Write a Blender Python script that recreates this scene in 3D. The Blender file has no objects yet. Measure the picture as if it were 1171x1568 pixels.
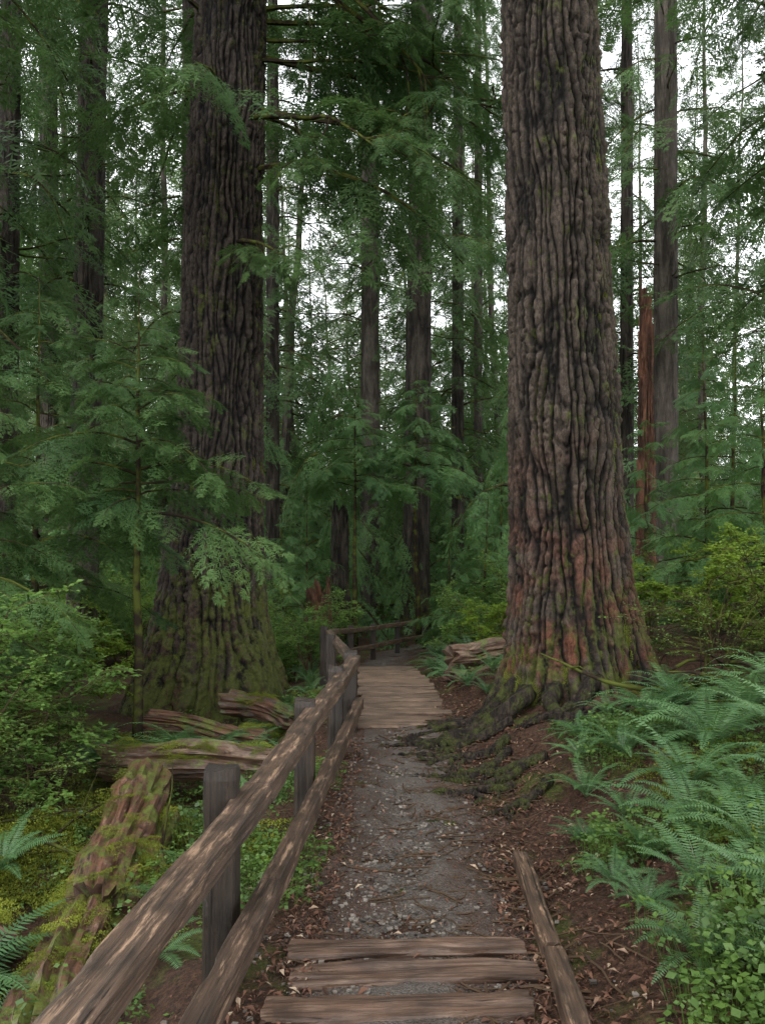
import bpy, math, numpy as np
from mathutils import Matrix, Vector, Euler
rng=np.random.default_rng(7)
scene=bpy.context.scene
COL=scene.collection

# ---------------- noise ----------------
_p=np.random.default_rng(3).permutation(256); _p=np.concatenate([_p,_p]).astype(np.int64)
_val=np.random.default_rng(4).uniform(-1,1,512)
def vnoise(x,y,z=0.0,seed=0):
    x=np.asarray(x,float)+seed*17.31; y=np.asarray(y,float)+seed*5.7; z=np.asarray(z,float)+0*x
    y=y+0*x
    xi=np.floor(x).astype(np.int64); yi=np.floor(y).astype(np.int64); zi=np.floor(z).astype(np.int64)
    fx=x-xi; fy=y-yi; fz=z-zi
    fx=fx*fx*(3-2*fx); fy=fy*fy*(3-2*fy); fz=fz*fz*(3-2*fz)
    def h(a,b,c): return _val[_p[(_p[(_p[a&255]+b)&255]+c)&255]]
    r=0
    for dx in (0,1):
        wx=fx if dx else 1-fx
        for dy in (0,1):
            wy=fy if dy else 1-fy
            for dz in (0,1):
                wz=fz if dz else 1-fz
                r=r+wx*wy*wz*h((xi+dx)&255,(yi+dy)&255,(zi+dz)&255)
    return r
def fbm(x,y,z=0.0,o=3,seed=0):
    r=0;a=1;f=1
    for i in range(o):
        r=r+a*vnoise(np.asarray(x)*f,np.asarray(y)*f,np.asarray(z)*f,seed+i); a*=.5; f*=2.1
    return r
def sstep(a,b,x):
    t=np.clip((x-a)/(b-a),0,1); return t*t*(3-2*t)

# ---------------- mesh helpers ----------------
def mesh_from(name,V,faces,mats=(),midx=None,smooth=False,attrs=None):
    me=bpy.data.meshes.new(name)
    V=np.asarray(V,np.float32)
    fl=[np.asarray(f,np.int32) for f in faces if len(f)]
    loops=np.concatenate([f.ravel() for f in fl])
    tot=np.concatenate([np.full(len(f),f.shape[1],np.int32) for f in fl])
    st=np.concatenate([[0],np.cumsum(tot)[:-1]]).astype(np.int32)
    me.vertices.add(len(V)); me.vertices.foreach_set('co',V.ravel())
    me.loops.add(len(loops)); me.loops.foreach_set('vertex_index',loops)
    me.polygons.add(len(tot)); me.polygons.foreach_set('loop_start',st)
    for m in mats: me.materials.append(m)
    if midx is not None: me.polygons.foreach_set('material_index',np.asarray(midx,np.int32))
    me.update(calc_edges=True)
    me.polygons.foreach_set('use_smooth',np.full(len(tot),bool(smooth)))
    if attrs:
        for k,a in attrs.items():
            a=np.asarray(a,np.float32)
            if a.ndim==1:
                at=me.attributes.new(k,'FLOAT','POINT'); at.data.foreach_set('value',a)
            else:
                at=me.attributes.new(k,'FLOAT_VECTOR','POINT'); at.data.foreach_set('vector',a.ravel())
    return me
class Acc:
    def __init__(s): s.V=[];s.Q=[];s.T=[];s.qm=[];s.tm=[];s.L=[];s.n=0
    def add(s,V,Q=None,T=None,mi=0,loc=None):
        V=np.asarray(V,float).reshape(-1,3)
        s.V.append(V)
        if Q is not None and len(Q):
            Q=np.asarray(Q)+s.n; s.Q.append(Q); s.qm.append(np.full(len(Q),mi))
        if T is not None and len(T):
            T=np.asarray(T)+s.n; s.T.append(T); s.tm.append(np.full(len(T),mi))
        s.L.append(V if loc is None else np.asarray(loc,float).reshape(-1,3))
        s.n+=len(V)
    def addacc(s,o,M):
        V,Q,qm,L=o
        R=np.array(M.to_3x3()); t=np.array(M.translation)
        s.V.append(V@R.T+t); s.Q.append(Q+s.n); s.qm.append(qm); s.L.append(L); s.n+=len(V)
    def packed(s):
        return np.concatenate(s.V),np.concatenate(s.Q),np.concatenate(s.qm),np.concatenate(s.L)
    def mesh(s,name,mats,smooth=False,loc=True):
        fs=[];mi=[]
        if s.Q: fs.append(np.concatenate(s.Q)); mi.append(np.concatenate(s.qm))
        if s.T: fs.append(np.concatenate(s.T)); mi.append(np.concatenate(s.tm))
        return mesh_from(name,np.concatenate(s.V),fs,mats,np.concatenate(mi),smooth,{'loc':np.concatenate(s.L)} if loc else None)
def obj(name,me,parent=None,M=None,col=None):
    o=bpy.data.objects.new(name,me); (col or COL).objects.link(o)
    if parent: o.parent=parent
    if M is not None: o.matrix_local=M
    return o
def TRS(loc,rot=(0,0,0),s=(1,1,1)):
    if not hasattr(s,'__len__'): s=(s,s,s)
    return Matrix.Translation(loc)@Euler(rot,'XYZ').to_matrix().to_4x4()@Matrix.Diagonal((*s,1))

def tube(pts,rad,ns=6,rough=0.0,seed=0,cap=True,groove=0.):
    P=np.asarray(pts,float); n=len(P); rad=np.broadcast_to(np.asarray(rad,float),(n,))
    T=np.gradient(P,axis=0); T/=np.linalg.norm(T,axis=1)[:,None]+1e-9
    up=np.array([0,0,1.]) if abs(T[0][2])<.9 else np.array([1.,0,0])
    N=[];u=np.cross(T[0],np.cross(up,T[0])); u/=np.linalg.norm(u)
    for t in T:
        u=u-t*np.dot(u,t); u/=np.linalg.norm(u)+1e-9; N.append(u)
    N=np.array(N);B=np.cross(T,N)
    th=np.linspace(0,2*np.pi,ns,endpoint=False)
    R=rad[:,None]*np.ones((1,ns))
    dist=np.concatenate([[0],np.cumsum(np.linalg.norm(np.diff(P,axis=0),axis=1))])
    if rough>0:
        c=np.cos(th)[None,:];s_=np.sin(th)[None,:]
        f=1+rough*fbm(c*1.6+0*R,s_*1.6+0*R,dist[:,None]*2+0*R,3,seed)
        if groove: f=f-groove*(1-np.clip(np.abs(vnoise(c*5+0*R,s_*5+0*R,dist[:,None]*1.2+0*R,seed+7))*4,0,1))
        R=R*f
    V=P[:,None,:]+R[:,:,None]*(np.cos(th)[None,:,None]*N[:,None,:]+np.sin(th)[None,:,None]*B[:,None,:])
    i=np.arange(n-1)[:,None]*ns; j=np.arange(ns)[None,:]; k=(j+1)%ns
    Q=np.stack([i+j,i+k,i+ns+k,i+ns+j],-1).reshape(-1,4)
    loc=np.stack([dist[:,None]+0*R,np.cos(th)[None,:]*R,np.sin(th)[None,:]*R],-1).reshape(-1,3)+np.array([seed*3.1,0,seed*1.7])
    V=V.reshape(-1,3)
    Tt=None
    if cap:
        V=np.vstack([V,P[0],P[-1]]); loc=np.vstack([loc,[seed,9,0],[seed,9,0]])
        a=n*ns
        T0=[[a,(q+1)%ns,q] for q in range(ns)]; T1=[[a+1,(n-1)*ns+q,(n-1)*ns+(q+1)%ns] for q in range(ns)]
        Tt=T0+T1
    return V,Q,Tt,loc

def beam(p0,p1,w,h,seed=0,nl=None,rough=.006,bev=.08,updir=(0,0,1)):
    p0=np.array(p0,float);p1=np.array(p1,float);d=p1-p0;Ln=np.linalg.norm(d);d/=Ln
    up=np.array(updir,float); sd=np.cross(d,up); sd/=np.linalg.norm(sd); up=np.cross(sd,d)
    nl=nl or max(3,int(Ln/.04))
    a=w/2;b=h/2;c=bev*min(w,h)
    cs=[]
    def seg(q0,q1,m):
        for k in range(m): t=k/m; cs.append((q0[0]*(1-t)+q1[0]*t,q0[1]*(1-t)+q1[1]*t))
    pts=[(-a+c,b),(a-c,b),(a,b-c),(a,-b+c),(a-c,-b),(-a+c,-b),(-a,-b+c),(-a,b-c)]
    for k in range(8): seg(pts[k],pts[(k+1)%8],6 if k%2==0 else 1)
    cs=np.array(cs);ns=len(cs)
    t=np.linspace(0,Ln,nl)
    off=fbm(cs[:,0][None,:]*30+0*t[:,None],cs[:,1][None,:]*30+0*t[:,None],t[:,None]*2.2,3,seed)*rough
    corner=(np.abs(cs[:,0])>a-c*1.1)&(np.abs(cs[:,1])>b-c*1.1)
    chip=np.clip(vnoise(t[:,None]*5+0*off,cs[:,0][None,:]*8+0*off,cs[:,1][None,:]*8+0*off,seed+5)-.2,0,1)*.03
    off=off-chip*corner[None,:]
    nrm=cs/np.linalg.norm(cs,axis=1)[:,None]
    C=cs[None,:,:]+off[:,:,None]*nrm[None,:,:]
    C[0]*=.94;C[-1]*=.94
    bow=np.sin(t/Ln*np.pi)*.012*math.sin(seed*7.3)
    V=p0+t[:,None,None]*d+C[:,:,0:1]*sd+(C[:,:,1:2]+bow[:,None,None])*up
    V[0]+=d*(fbm(cs[:,0]*25,cs[:,1]*25,0,2,seed)*.012)[:,None];V[-1]+=d*(fbm(cs[:,0]*25,cs[:,1]*25,3,2,seed)*.012)[:,None]
    i=np.arange(nl-1)[:,None]*ns;j=np.arange(ns)[None,:];k=(j+1)%ns
    Q=np.stack([i+k,i+j,i+ns+j,i+ns+k],-1).reshape(-1,4)
    loc=np.stack([t[:,None]+0*C[:,:,0],C[:,:,0],C[:,:,1]],-1).reshape(-1,3)+np.array([seed*2.3,seed*.7,0])
    V=V.reshape(-1,3);V=np.vstack([V,p0,p1]);loc=np.vstack([loc,loc[0],loc[-1]])
    A=nl*ns
    T=[[A,q,(q+1)%ns] for q in range(ns)]+[[A+1,(nl-1)*ns+(q+1)%ns,(nl-1)*ns+q] for q in range(ns)]
    return V,Q,T,loc

# ---------------- materials ----------------
class NT:
    def __init__(s,name):
        s.m=bpy.data.materials.new(name); s.m.use_nodes=True; s.t=s.m.node_tree; s.t.nodes.clear()
        s.out=s.t.nodes.new('ShaderNodeOutputMaterial')
    def n(s,typ,ins=None,**kw):
        nd=s.t.nodes.new(typ)
        for k,v in kw.items(): setattr(nd,k,v)
        if ins:
            for k,v in ins.items():
                sk=nd.inputs[k]
                if isinstance(v,bpy.types.NodeSocket): s.t.links.new(v,sk)
                else: sk.default_value=v
        return nd
    def noise(s,vec,scale,detail=4,rough=.6,dist=0):
        return s.n('ShaderNodeTexNoise',{'Vector':vec,'Scale':scale,'Detail':detail,'Roughness':rough,'Distortion':dist}).outputs['Fac']
    def map(s,vec,sc): return s.n('ShaderNodeVectorMath',{0:vec,1:sc},operation='MULTIPLY').outputs[0]
    def rng(s,v,a,b,c=0.,d=1.):
        return s.n('ShaderNodeMapRange',{'Value':v,'From Min':a,'From Max':b,'To Min':c,'To Max':d},clamp=True).outputs[0]
    def mix(s,f,a,b,bt='MIX'):
        nd=s.n('ShaderNodeMix',data_type='RGBA',blend_type=bt)
        for i,v in ((0,f),(6,a),(7,b)):
            if isinstance(v,bpy.types.NodeSocket): s.t.links.new(v,nd.inputs[i])
            else: nd.inputs[i].default_value=(v if i==0 else (*v,1))
        return nd.outputs[2]
    def math(s,op,a,b=0.):
        return s.n('ShaderNodeMath',{0:a,1:b},operation=op).outputs[0]
    def bump(s,h,st,dist=.02):
        return s.n('ShaderNodeBump',{'Height':h,'Strength':st,'Distance':dist}).outputs[0]
    def fin(s,col,rough=.8,normal=None,spec=.3,trans=0.,tcol=None):
        if spec==0:
            p=s.n('ShaderNodeBsdfDiffuse',{'Color':col if isinstance(col,bpy.types.NodeSocket) else (*col,1)})
        else: p=s.n('ShaderNodeBsdfPrincipled',{'Base Color':col if isinstance(col,bpy.types.NodeSocket) else (*col,1),'Roughness':rough,'Specular IOR Level':spec})
        if normal is not None: s.t.links.new(normal,p.inputs['Normal'])
        sh=p.outputs[0]
        if trans>0:
            t=s.n('ShaderNodeBsdfTranslucent',{'Color':tcol})
            sh=s.n('ShaderNodeMixShader',{0:trans,1:sh,2:t.outputs[0]}).outputs[0]
        s.t.links.new(sh,s.out.inputs[0]); return s.m
def leaf_mat(name,c1,c2,trans=.35,rough=.5,spec=.3,sc=1.5):
    b=NT(name); g=b.n('ShaderNodeNewGeometry'); oi=b.n('ShaderNodeObjectInfo')
    n1=b.noise(g.outputs['Position'],sc,1)
    f=b.math('ADD',b.rng(n1,.3,.7,0,.6),b.math('MULTIPLY',oi.outputs['Random'],.25))
    f=b.math('ADD',f,b.math('MULTIPLY',g.outputs['Random Per Island'],.2))
    c=b.mix(f,c1,c2)
    return b.fin(c,rough,None,spec,trans,b.mix(.5,c,tuple(min(1,x*1.6) for x in c2)))
def bark_mat(name,dark,light,red=None,moss=.3,mossdir=None,red_z=(0,3),sc=8.,attr=False,mossz=3.):
    b=NT(name); g=b.n('ShaderNodeNewGeometry'); tc=b.n('ShaderNodeTexCoord'); P=tc.outputs['Object']
    st=b.noise(b.map(P,(1,1,.13)),sc,3,.65,.4)
    fine=b.noise(b.map(P,(1,1,.4)),sc*5,4,.8)
    big=b.noise(P,1.6,4,.7)
    if attr:
        h=b.n('ShaderNodeAttribute',attribute_name='bark').outputs['Fac']
        f=b.math('MULTIPLY',b.rng(h,.25,.95),b.rng(fine,.35,.65,.2,1.))
        bm=b.math('ADD',b.math('MULTIPLY',fine,1.5),b.math('MULTIPLY',st,.5))
    else:
        f=b.math('MULTIPLY',b.rng(st,.38,.6),b.rng(fine,.25,.7,.5,1.))
        bm=b.math('ADD',b.math('MULTIPLY',b.rng(st,.35,.6),2.),fine)
    lt=b.mix(b.rng(big,.35,.65),light,tuple(x*.45 for x in light))
    if red:
        sep=b.n('ShaderNodeSeparateXYZ',{0:P}).outputs[2]
        m=b.math('MULTIPLY',b.rng(sep,red_z[0],red_z[1],1,0),b.rng(b.noise(P,1.7,3),.40,.58))
        lt=b.mix(m,lt,red)
    c=b.mix(f,dark,lt)
    if moss>0:
        sep=b.n('ShaderNodeSeparateXYZ',{0:P}).outputs[2]
        mn=b.noise(P,5,5,.75)
        k=b.math('ADD',mn,b.rng(sep,0,mossz,.17,0))
        if mossdir:
            dt=b.n('ShaderNodeVectorMath',{0:g.outputs['Normal'],1:mossdir},operation='DOT_PRODUCT').outputs['Value']
            k=b.math('ADD',k,b.math('MULTIPLY',b.rng(dt,.2,1,0,1),.18))
        m=b.rng(k,.65-moss*.2,.77-moss*.2)
        c=b.mix(b.math('MULTIPLY',m,.8),c,b.mix(b.noise(P,25,2),(.018,.024,.006),(.12,.14,.028)))
    return b.fin(c,.85,b.bump(bm,1.,.03 if not attr else .022),.2)

M_fir=leaf_mat('conifer_foliage',(.018,.048,.017),(.078,.14,.040),.3,.5,.2,.9)
M_firb=leaf_mat('sapling_foliage',(.030,.080,.030),(.10,.19,.055),.3,.5,.25,1.)
M_farhaze=leaf_mat('hazed_distant_foliage',(.040,.078,.034),(.125,.18,.075),.32,spec=0,sc=.3)  # distance haze is put into the leaf colour: lighter and greyer than near conifers
M_fern=leaf_mat('fern_leaf',(.030,.085,.030),(.105,.20,.07),.25,.42,.4)
M_shrub=leaf_mat('shrub_leaf',(.055,.12,.028),(.16,.27,.055),.4,.45,.3)
M_shruby=leaf_mat('yellow_shrub_leaf',(.08,.15,.028),(.22,.31,.045),.45,spec=0)
M_cover=leaf_mat('ground_cover_leaf',(.014,.042,.012),(.11,.19,.032),.25,.42,.4,2.5)
M_moss=leaf_mat('moss_tuft',(.030,.042,.008),(.23,.26,.04),.15,.9,0,3)
M_twig=NT('twig_wood'); M_twig=M_twig.fin((.06,.04,.026),.9,None,0)
b=NT('mossy_limb');P=b.n('ShaderNodeNewGeometry').outputs['Position']
M_limb=b.fin(b.mix(b.rng(b.noise(P,5,3),.45,.6),(.025,.019,.014),(.065,.075,.018)),.9,None,0)
M_barkR=bark_mat('douglas_fir_bark',(.005,.004,.003),(.130,.100,.077),(.16,.060,.034),.26,(1,-.1,0),(1.0,3.4),9,True,2.0)
M_barkL=bark_mat('old_fir_bark',(.004,.003,.003),(.090,.070,.055),(.08,.042,.028),.26,(.5,-.3,0),(0,2),9,True,2.6)
M_bark=bark_mat('conifer_bark',(.013,.010,.008),(.092,.076,.060),None,.15,sc=7)
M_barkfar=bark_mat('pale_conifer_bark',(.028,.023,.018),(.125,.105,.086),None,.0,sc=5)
M_snag=bark_mat('red_snag_bark',(.03,.016,.01),(.22,.10,.06),None,.15,sc=6)
M_root=bark_mat('root_bark',(.012,.009,.007),(.095,.070,.052),None,.06,sc=20)
def wood_mat(name,dark,mid,tan,wear=(.5,.62),moss=0,gs=70,wv=(4.,40,40),rv_=.45):
    b=NT(name); L=b.n('ShaderNodeAttribute',attribute_name='loc').outputs['Vector']; g=b.n('ShaderNodeNewGeometry')
    gr=b.noise(b.map(L,(2.2,gs,gs)),1.,5,.7,.3)
    wn=b.noise(b.map(L,wv),1.,6,.75)
    c=b.mix(b.rng(gr,.35,.65),dark,mid)
    c=b.mix(b.math('MULTIPLY',b.rng(wn,wear[0],wear[1]),b.rng(gr,.35,.6,.2,.9)),c,tan)
    c=b.mix(b.rng(b.noise(g.outputs['Position'],4,4),.45,.65,0,.65),c,tuple(x*.6 for x in dark))
    rv=b.rng(b.n('ShaderNodeObjectInfo').outputs['Random'],0,1,0,rv_)
    c=b.mix(rv,c,tuple(x*.7 for x in dark))
    ck=b.noise(b.map(L,(1.2,70,70)),1.,2,.5)
    c=b.mix(b.rng(ck,.33,.30,0,.9),c,tuple(x*.2 for x in dark))
    if moss:
        P=g.outputs['Position']; dz=b.n('ShaderNodeSeparateXYZ',{0:g.outputs['Normal']}).outputs[2]
        m=b.rng(b.math('ADD',b.noise(P,4,5,.8),b.math('MULTIPLY',dz,.08)),.62-moss*.1,.70-moss*.1)
        c=b.mix(m,c,b.mix(b.noise(P,40,3,.8),(.018,.024,.006),(.15,.17,.03)))
    return b.fin(c,.5,b.bump(b.math('ADD',b.math('ADD',gr,wn),b.rng(ck,.3,.36)),.7,.008),.4)
M_rail=wood_mat('weathered_rail_wood',(.026,.017,.011),(.115,.070,.045),(.34,.22,.14),(.54,.60),0,60,(3.,26,26),.2)
M_post=wood_mat('dark_post_wood',(.010,.008,.006),(.05,.032,.021),(.12,.08,.05),(.6,.7))
M_plank=wood_mat('boardwalk_wood',(.07,.045,.03),(.25,.165,.11),(.30,.215,.15),(.5,.7))
M_step=wood_mat('step_timber',(.035,.020,.013),(.15,.086,.054),(.22,.15,.105),(.5,.65),0,50,(4,25,25),.3)
M_log=wood_mat('decayed_log_wood',(.018,.010,.007),(.18,.085,.05),(.28,.18,.13),(.55,.65),.7,25,(4,14,14))
M_logend=wood_mat('log_wood',(.025,.015,.010),(.17,.095,.058),(.28,.19,.13),(.5,.6),.5,25,(4,14,14))
b=NT('forest_floor');P=b.n('ShaderNodeNewGeometry').outputs['Position']
n1=b.noise(P,1.3,4,.65);n2=b.noise(P,35,4,.75);n3=b.noise(P,9,3,.7)
vo=b.n('ShaderNodeTexVoronoi',{'Vector':P,'Scale':45.,'Randomness':1.})
c=b.mix(b.rng(n2,.35,.65),(.012,.008,.006),(.08,.040,.023))
c=b.mix(b.rng(n3,.5,.65,0,.6),c,(.03,.017,.011))
c=b.mix(b.math('MULTIPLY',b.rng(vo.outputs['Color'],.6,.9),.3),c,(.13,.075,.045))
c=b.mix(b.rng(n1,.50,.60),c,b.mix(b.rng(n2,.3,.7),(.014,.02,.006),(.08,.09,.018)))
M_ground=b.fin(c,.9,b.bump(b.math('ADD',n2,n3),1.,.03),.2)
b=NT('gravel_dirt');P=b.n('ShaderNodeNewGeometry').outputs['Position'];U=b.n('ShaderNodeAttribute',attribute_name='edge').outputs['Fac']
n1=b.noise(P,1.8,4,.7);n2=b.noise(P,45,4,.8);n3=b.noise(P,9,4,.75)
vo=b.n('ShaderNodeTexVoronoi',{'Vector':P,'Scale':90.,'Randomness':1.})
g1=b.mix(b.rng(n2,.3,.7),(.042,.034,.028),(.16,.132,.11))
g1=b.mix(b.math('MULTIPLY',b.rng(vo.outputs['Color'],.5,.85),.3),g1,(.2,.175,.15))
dirt=b.mix(b.rng(n2,.3,.7),(.022,.013,.009),(.11,.060,.038))
m=b.rng(b.math('ADD',b.math('MULTIPLY',n1,1.),b.math('ADD',b.math('MULTIPLY',n3,.5),b.math('MULTIPLY',U,-.42))),.44,.72)
c=b.mix(m,dirt,g1)
c=b.mix(b.rng(b.noise(P,4,4),.5,.7,0,.6),c,(.042,.028,.019))
M_path=b.fin(c,.55,b.bump(b.math('ADD',n2,b.math('ADD',n3,vo.outputs['Distance'])),1.,.022),.4)
b=NT('litter');oi=b.n('ShaderNodeNewGeometry')
r=oi.outputs['Random Per Island']
cr=b.n('ShaderNodeValToRGB',{'Fac':r}); e=cr.color_ramp.elements
e[0].color=(.018,.010,.006,1); e[1].color=(.34,.26,.18,1); x=e.new(.5);x.color=(.085,.036,.02,1); x=e.new(.9);x.color=(.13,.062,.036,1)
M_litter=b.fin(cr.outputs[0],.7)
b=NT('stones');r=b.n('ShaderNodeNewGeometry').outputs['Random Per Island']
M_stone=b.fin(b.mix(r,(.03,.026,.022),(.19,.165,.14)),.6,None,.4)

# ---------------- terrain ----------------
PY=np.array([-4,0,3.5,5.5,9.6,13.9,17.6,20,22,24,25,26,27]);PX=np.array([0.1,.1,.12,.22,.26,.12,-.08,.08,.4,1.3,2.5,5.0,9.])
def pc(y): return np.interp(y,PY,PX)
def pz(y): return -.6*sstep(11,22,y)
def zg(x,y):
    x=np.asarray(x,float);y=np.asarray(y,float)
    s=x-pc(np.minimum(y,22.5))
    base=pz(y)
    r=np.clip(s-.75,0,None); l=np.clip(-s-.75,0,None)
    near=1-sstep(12,24,y)
    right=(.34*r*np.exp(-r*.12))*(.35+.65*near)
    left=-(.5*sstep(0,1.3,l))*near+.12*np.clip(l-2.5,0,8)*(1)*.6
    off=sstep(0.45,1.1,np.abs(s))
    n=fbm(x*.8,y*.8,0,3,1)*.10+fbm(x*3.5,y*3.5,0,2,9)*.035
    far=sstep(30,110,y)*9.0+sstep(8,40,np.abs(x))*1.2
    mound=.35*np.exp(-(((x+2.75)/.75)**2+((y-6.2)/.9)**2))
    tb=.25*np.exp(-(((x-2.1)/1.3)**2+((y-9.5)/1.3)**2))
    return base+right+left+off*n+far+mound+tb+.008*fbm(x*6,y*6,0,2,3)
def grid_lin(segs):
    out=[]
    for a,b_,st in segs: out.append(np.arange(a,b_,st))
    out.append([segs[-1][1]]); return np.concatenate(out)
xs=grid_lin([(-220,-60,20),(-60,-14,2),(-14,-5,.3),(-5,6,.05),(6,14,.3),(14,60,2),(60,220,20)])
ys=grid_lin([(-60,-4,4),(-4,1,.5),(1,14,.06),(14,28,.2),(28,60,1.),(60,260,10)])
X,Y=np.meshgrid(xs,ys); Z=zg(X,Y)
nx=len(xs);ny=len(ys);i=np.arange(ny-1)[:,None]*nx;j=np.arange(nx-1)[None,:]
Q=np.stack([i+j,i+j+1,i+nx+j+1,i+nx+j],-1).reshape(-1,4)
obj('ground',mesh_from('ground',np.stack([X,Y,Z],-1).reshape(-1,3),[Q],[M_ground],None,True))
yy=np.arange(.5,25,.04);us=np.linspace(-1,1,51)
YY,UU=np.meshgrid(yy,us,indexing='ij')
hw=.68+.14*vnoise(YY*1.7,UU*0+np.sign(UU)*3)+.08*vnoise(YY*6,np.sign(UU)*3)
XX=pc(YY)+UU*hw
ZZ=zg(XX,YY)+.012-.05*np.abs(UU)**6+.022*fbm(XX*4,YY*4,0,4,5)*(1-UU**2)
ny2,nx2=YY.shape;i=np.arange(ny2-1)[:,None]*nx2;j=np.arange(nx2-1)[None,:]
Q=np.stack([i+j,i+j+1,i+nx2+j+1,i+nx2+j],-1).reshape(-1,4)
obj('dirt_path',mesh_from('dirt_path',np.stack([XX,YY,ZZ],-1).reshape(-1,3),[Q],[M_path],None,True,{'edge':np.abs(UU).ravel()}))

def scatter_quads(name,xy,smin,smax,mat,asp=.5,lift=.012,tilt=.5,pw=1.):
    n=len(xy);s=smin+(smax-smin)*rng.random(n)**pw;a=rng.uniform(0,2*np.pi,n)
    u=np.stack([np.cos(a),np.sin(a),rng.uniform(-tilt,tilt,n)],-1)
    v=np.stack([-np.sin(a),np.cos(a),rng.uniform(-tilt,tilt,n)],-1)
    asp=rng.uniform(asp*.3,asp*1.3,n)
    c=np.stack([xy[:,0],xy[:,1],zg(xy[:,0],xy[:,1])+lift+rng.uniform(0,.014,n)],-1)
    S=s[:,None]
    curl=np.array([0,0,1.])*S*.2
    V=np.stack([c-u*S/2,c+v*S*asp[:,None]/2+curl,c+u*S/2,c-v*S*asp[:,None]/2+curl],1).reshape(-1,3)
    Q=np.arange(4*n).reshape(-1,4)
    return obj(name,mesh_from(name,V,[Q],[mat]))
n=48000
yl=2.2+rng.random(n)**1.6*12; side=rng.random(n)
s=np.where(side<.60,.42+np.abs(rng.normal(0,.75,n)),np.where(side<.85,-.44-np.abs(rng.normal(0,.22,n)),rng.uniform(-.6,.6,n)))
scatter_quads('leaf_litter',np.stack([pc(yl)+s,yl],-1),.006,.065,M_litter,.36,.014,.5,3.4)
n=7000
yl=2.5+rng.random(n)**1.5*7;s=rng.normal(-.05,.32,n)
c=np.stack([pc(yl)+s,yl],-1);z=zg(c[:,0],c[:,1])+.014
sz=.003+.011*rng.random(n)**3
cub=np.array([[x,y,z_] for z_ in(-1,1) for y in(-1,1) for x in(-1,1)],float)
V=(cub[None]*rng.uniform(.5,1.1,(n,8,3)))*sz[:,None,None]*np.array([1.2,1,.6])
V=V+np.stack([c[:,0],c[:,1],z],-1)[:,None,:]
F=np.array([[0,2,3,1],[4,5,7,6],[0,1,5,4],[2,6,7,3],[0,4,6,2],[1,3,7,5]])
obj('gravel',mesh_from('gravel',V.reshape(-1,3),[(F[None]+np.arange(n)[:,None,None]*8).reshape(-1,4)],[M_stone]))
A=Acc()
for k in range(900):
    y=2.5+rng.random()**1.4*9; x=pc(y)+rng.choice([-1,1],p=[.3,.7])*(abs(rng.normal(0,.8)))
    a=rng.uniform(0,6.28);L=rng.uniform(.04,.35);t=np.linspace(-.5,.5,4)
    px=x+np.cos(a)*L*t+rng.normal(0,.006,4);py=y+np.sin(a)*L*t+rng.normal(0,.006,4)
    A.add(*tube(np.stack([px,py,zg(px,py)+.024],-1),rng.uniform(.002,.007),4,cap=False)[:2])
obj('fallen_twigs',A.mesh('fallen_twigs',[M_twig]))

# ---------------- boardwalk, steps, edging ----------------
bw=bpy.data.objects.new('wooden_boardwalk',None);COL.objects.link(bw)
y=9.35;k=0
while y<16.2:
    w=rng.uniform(.18,.25);L=rng.uniform(.98,1.12)/2;c=float(pc(y))+rng.normal(0,.02);z=float(pz(y))+.06+rng.normal(0,.009)
    dy=rng.normal(0,.016)
    A=Acc();V,Q,T,l=beam((c-L,y-dy,z),(c+L,y+dy,z+rng.normal(0,.01)),w,.05,k+1,rough=.005);A.add(V,Q,T,loc=l)
    obj('plank_%d'%(k+1),A.mesh('plank',[M_plank]),bw);y+=w+rng.uniform(.025,.05);k+=1
for sx in(-.36,.36):
    A=Acc();V,Q,T,l=beam((pc(9.4)+sx,9.35,-.03),(pc(16)+sx,16,float(pz(16))-.03),.09,.1,50);A.add(V,Q,T,loc=l);obj('joist',A.mesh('joist',[M_post]),bw)
st=bpy.data.objects.new('timber_steps',None);COL.objects.link(st)
for k,(y,w,dx) in enumerate([(4.06,.16,0),(3.82,.18,.05),(3.54,.20,-.02),(3.26,.2,.02),(2.95,.2,0)]):
    A=Acc();c=float(pc(y))+dx
    V,Q,T,l=beam((c-.60,y-.015,-.004),(c+.52,y+.025,.004),w,.08,k+20,rough=.016,bev=.12);A.add(V,Q,T,loc=l)
    obj('step_%d'%(k+1),A.mesh('step',[M_step]),st)
A=Acc()
for k,(p,q) in enumerate([((.85,5.25),(.785,3.95)),((.79,3.93),(.70,2.2))]):
    V,Q,T,l=beam((p[0],p[1],float(zg(*p))+.045),(q[0],q[1],float(zg(*q))+.05),.09,.10,k+31,rough=.008,bev=.08);A.add(V,Q,T,loc=l)
obj('timber_edging',A.mesh('timber_edging',[M_rail]))

# ---------------- railing ----------------
rl=bpy.data.objects.new('wooden_railing',None);COL.objects.link(rl)
def part(name,args,mat,**kw):
    A=Acc();V,Q,T,l=beam(*args,**kw);A.add(V,Q,T,loc=l);return obj(name,A.mesh(name,[mat]),rl)
rp=[(-.82,.6),(-.575,4.0),(-.44,6.35),(-.30,9.1)]
for k in range(3):
    (x0,y0),(x1,y1)=rp[k],rp[k+1]
    part('top_rail_%d'%(k+1),((x0,y0-.04,.80),(x1,y1,.795+.01*(k%2)),.125,.105,k+2),M_rail,rough=.0035,bev=.05)
    part('lower_rail_%d'%(k+1),((x0+.055,y0-.03,.345),(x1+.055,y1,.34),.09,.12,k+9),M_rail,rough=.0035,bev=.05)
for k,(x,y,t) in enumerate([(-.715,3.75,.97),(-.55,5.95,.90),(-.44,7.9,.88),(-.35,9.15,.88),(-.95,1.1,.97)]):
    zb=float(zg(x,y))-.2
    part('post_%d'%(k+1),((x,y,zb),(x+.01,y,t),.14,.14,k+14),M_post,rough=.006,bev=.06,updir=(0,1,0))
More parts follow.
